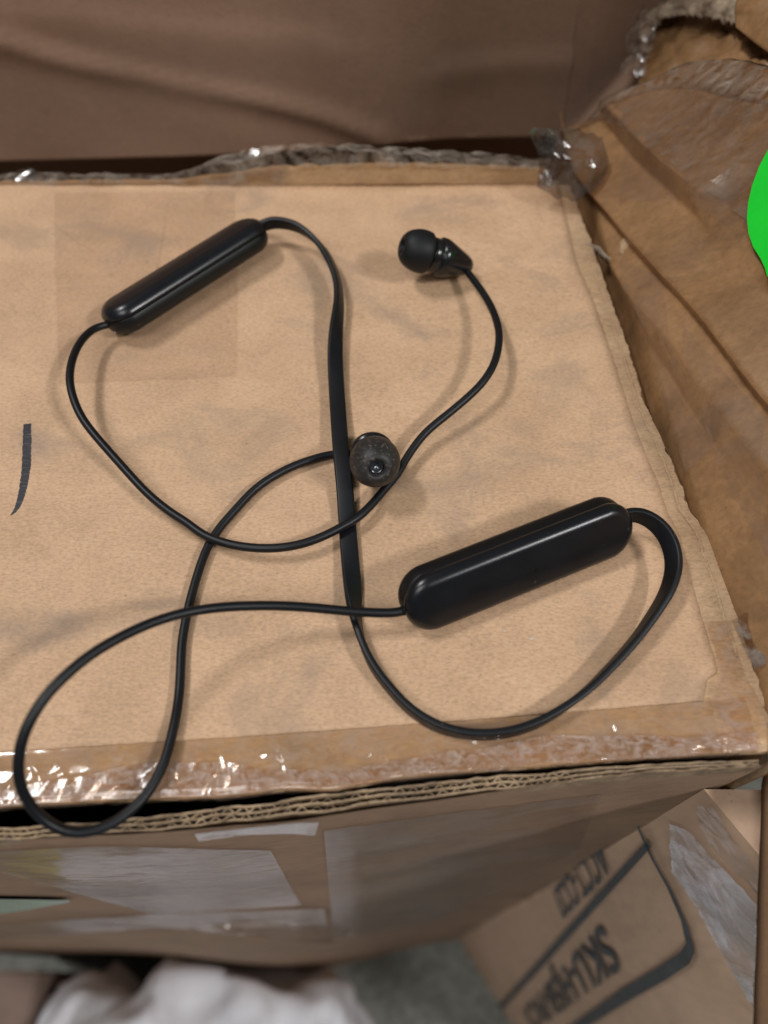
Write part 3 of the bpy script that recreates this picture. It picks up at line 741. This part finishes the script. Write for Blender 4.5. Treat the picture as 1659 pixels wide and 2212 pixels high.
def rrect(w, h, r, seg=4):
    out = []
    for cx, cy, a0 in ((w - r, h - r, 0), (-w + r, h - r, 90), (-w + r, -h + r, 180), (w - r, -h + r, 270)):
        for k in range(seg + 1):
            q_ = R(a0 + 90 * k / seg); out.append((cx + r * math.cos(q_), cy + r * math.sin(q_)))
    return out
F_pts = [(552, 494, 6.0, 75), (564, 489, 6.2, 78), (582, 483, 6.8, 80), (600, 481, 7.3, 80), (635, 487, 7.5, 75), (670, 508, 7.2, 65), (700, 540, 6.6, 55), (720, 580, 6.0, 62), (731, 618, 5.4, 68), (732, 663, 4.8, 62), (727, 703, 4.3, 45), (724, 753, 3.5, 22), (725, 803, 2.8, 6),
         (728, 853, 2.5, 0), (732, 913, 2.9, 0), (737, 978, 3.3, 0), (744, 1043, 2.6, 0), (748, 1098, 1.7, 0), (752, 1156, 1.4, 0), (757, 1216, 1.4, 5), (762, 1271, 1.6, 28), (766, 1321, 1.9, 58), (773, 1356, 2.1, 76), (787, 1401, 2.2, 86), (811, 1447, 2.2, 90),
         (843, 1488, 2.2, 90), (880, 1528, 2.2, 90), (929, 1561, 2.2, 90), (979, 1580, 2.2, 90), (1039, 1588, 2.2, 90), (1099, 1582, 2.2, 90), (1154, 1565, 2.2, 90), (1209, 1535, 2.2, 86), (1269, 1491, 2.4, 80), (1319, 1441, 2.6, 76), (1369, 1386, 3.0, 74),
         (1412, 1326, 3.6, 68), (1442, 1276, 4.4, 60), (1456, 1226, 5.2, 52), (1450, 1181, 6.0, 52), (1431, 1146, 6.6, 60), (1404, 1123, 7.0, 72), (1379, 1113, 7.0, 80), (1357, 1113, 6.8, 84), (1340, 1117, 6.6, 84)]
sweep('neck_cable', path_from([(x, y, z, ph) for x, y, z, ph in F_pts], 7, 10), rrect(2.0, 0.75, 0.5), M['rubber'], ear)

def pod(p0, p1, roll, name_seed, W=6.8, T=4.0, r=2.3):
    """two-shell capsule between two points; roll tips its broad face toward the viewer"""
    p0, p1 = Vector(p0), Vector(p1); ax = (p1 - p0).normalized(); L = (p1 - p0).length / 2; c = (p0 + p1) / 2
    side = ax.cross(Vector((0, 0, 1))).normalized()          # points to the viewer's side
    up = side.cross(ax).normalized()
    n = up * math.cos(R(roll)) + side * math.sin(R(roll)); v_ = side * math.cos(R(roll)) - up * math.sin(R(roll))
    N = 96; er = W * 0.98
    out = []
    for k in range(N):
        q_ = 2 * math.pi * k / N
        cs, sn = math.cos(q_), math.sin(q_)
        ee = 0.97
        x = math.copysign(abs(cs) ** ee, cs) * er; y = math.copysign(abs(sn) ** ee, sn) * W
        x += (L - er) * (1 if cs > 0 else -1) * min(1, abs(cs) * 12)
        out.append((x, y))
    def ring(inset, h):
        row = []
        for x, y in out:
            # inset toward the medial line
            cx = max(-(L - er), min(L - er, x)); dx, dy = x - cx, y
            ln = math.hypot(dx, dy); f = max(0.0, (ln - inset)) / ln if ln > 1e-6 else 0
            row.append(c + ax * (cx + dx * f) + v_ * (dy * f) + n * h)
        return row
    def shell(sgn, z_seam):
        rows_ = [ring(0.9, sgn * 0.10 + z_seam), ring(0.30, sgn * 0.12 + z_seam), ring(0.08 if sgn > 0 else 0.2, sgn * 0.30 + z_seam)]
        hz = T - r
        for k in range(0, 17):
            ps = R(90) * k / 16
            h = sgn * (hz + r * math.sin(ps))
            if sgn * (h - z_seam) < 0.4: continue
            rows_.append(ring(r * (1 - math.cos(ps)) + (0.12 if sgn < 0 else 0), h))
        for t in (0.25, 0.5, 0.75, 0.97):
            rows_.append(ring(r + (W - r) * t, sgn * (T + 0.18 * (1 - (1 - t) ** 2))))
        rows_.append(ring(W - 0.001, sgn * (T + 0.18)))
        return rows_
    seam = 0.9
    o = grid('control_pod', shell(1, seam), M['plastic'], ear, closed_u=True)
    grid('back_shell', shell(-1, seam), M['plastic_back'], o, closed_u=True)
    return o, c, ax, n, v_, L
near, nc, nax, nn, nv, nL = pod(U(868, 1312, 6.6), U(1352, 1120, 6.8), 60, 1)
far, fc, fax, fn, fv, fL = pod(U(231, 702, 5.6), U(566, 492, 6.0), -24, 2, r=3.3, T=4.1)
# microphone hole in the near pod, key gap on the far pod
hp = nc + nax * 2.0 + nv * 0.6 + nn * 4.17
revolve('microphone_hole', [(0, 0.01), (0.02, 0.42), (0.0, 0.52), (-0.1, 0.6)], hp, nn, M['hole'], near, 16)

def earbud(tipc, axis, tail_len, tip_mat, drop):
    """axis points out of the nozzle"""
    axis = Vector(axis).normalized()
    o = Vector(tipc) 
    bud = revolve('earbud', [(-3.0, 3.4), (-3.9, 3.5), (-4.0, 4.5), (-4.2, 4.62), (-6.4, 4.62), (-6.6, 4.5), (-6.7, 5.0), (-7.0, 5.25), (-8.4, 5.2), (-10.4, 4.55), (-12.4, 3.85), (-14.2, 3.2), (-15.6, 2.65), (-tail_len, 2.1), (-tail_len - 0.5, 1.5), (-tail_len - 0.6, 0.01)],
                  o, axis, M['gloss'], ear, 48, squash=lambda a: Vector((0, 0, -drop * smooth((-a - 8) / 9))))
    tp_ = [(4.0, 0.01), (1.0, 0.9), (1.0, 1.55), (3.75, 1.7), (4.25, 2.0), (4.35, 2.5), (4.05, 3.2), (3.4, 4.0), (2.4, 4.75), (1.2, 5.25), (0.2, 5.55), (-1.0, 5.72), (-2.2, 5.70), (-3.2, 5.55), (-3.4, 5.4), (-3.1, 5.1), (-2.0, 4.8), (-1.6, 3.0)]
    tp_ = tp_[1:]
    revolve('ear_tip', tp_, o, axis, tip_mat, bud, 56)
    revolve('nozzle', [(1.9, 0.01), (2.1, 0.6), (2.5, 1.1), (2.75, 1.35), (2.75, 1.5), (-2.0, 1.9)], o, axis, M['mesh'], bud, 24)
    return bud
# near bud stands on its tail and faces the camera
tc = U(811, 1001, 11.2)
earbud(tc, Vector((0.10, -0.78, 0.62)), 15.5, M['silicone'], 0)
# far bud lies on its side, tip to the left
tc2 = U(899, 540, 11.0)
tl2 = U(1016, 574, 4.4)
earbud(tc2, tc2 - tl2, 16.5, M['silicone_clean'], 0.4)

# ================================================================== SPECKS
vs, fs = [], []
for (x, y, s) in [(284, 1197, .35), (322, 1195, .3), (216, 700, .8), (1010, 1060, .3), (1148, 1380, .5), (1090, 1363, .35), (1094, 1388, .3), (540, 1430, .35), (1380, 1030, .3), (700, 1180, .25), (1200, 1300, .2), (460, 700, .2), (430, 1290, .25), (980, 1230, .25)]:
    p = U(x, y, 0); z0 = top_z(p.x, p.y) + 0.2; k = len(vs)
    for a in range(4): vs.append(p + Vector((s * math.cos(a * 1.57 + x), s * 0.7 * math.sin(a * 1.57 + x), z0)))
    vs.append(p + Vector((0, 0, z0 + s * 0.6)))
    fs += [(k, k + 1, k + 4), (k + 1, k + 2, k + 4), (k + 2, k + 3, k + 4), (k + 3, k, k + 4)]
tag(mesh_from('crumbs', vs, fs, M['crumb'], None, False), 'tiny pale crumbs scattered on the kraft paper top', 'crumbs', 'stuff')
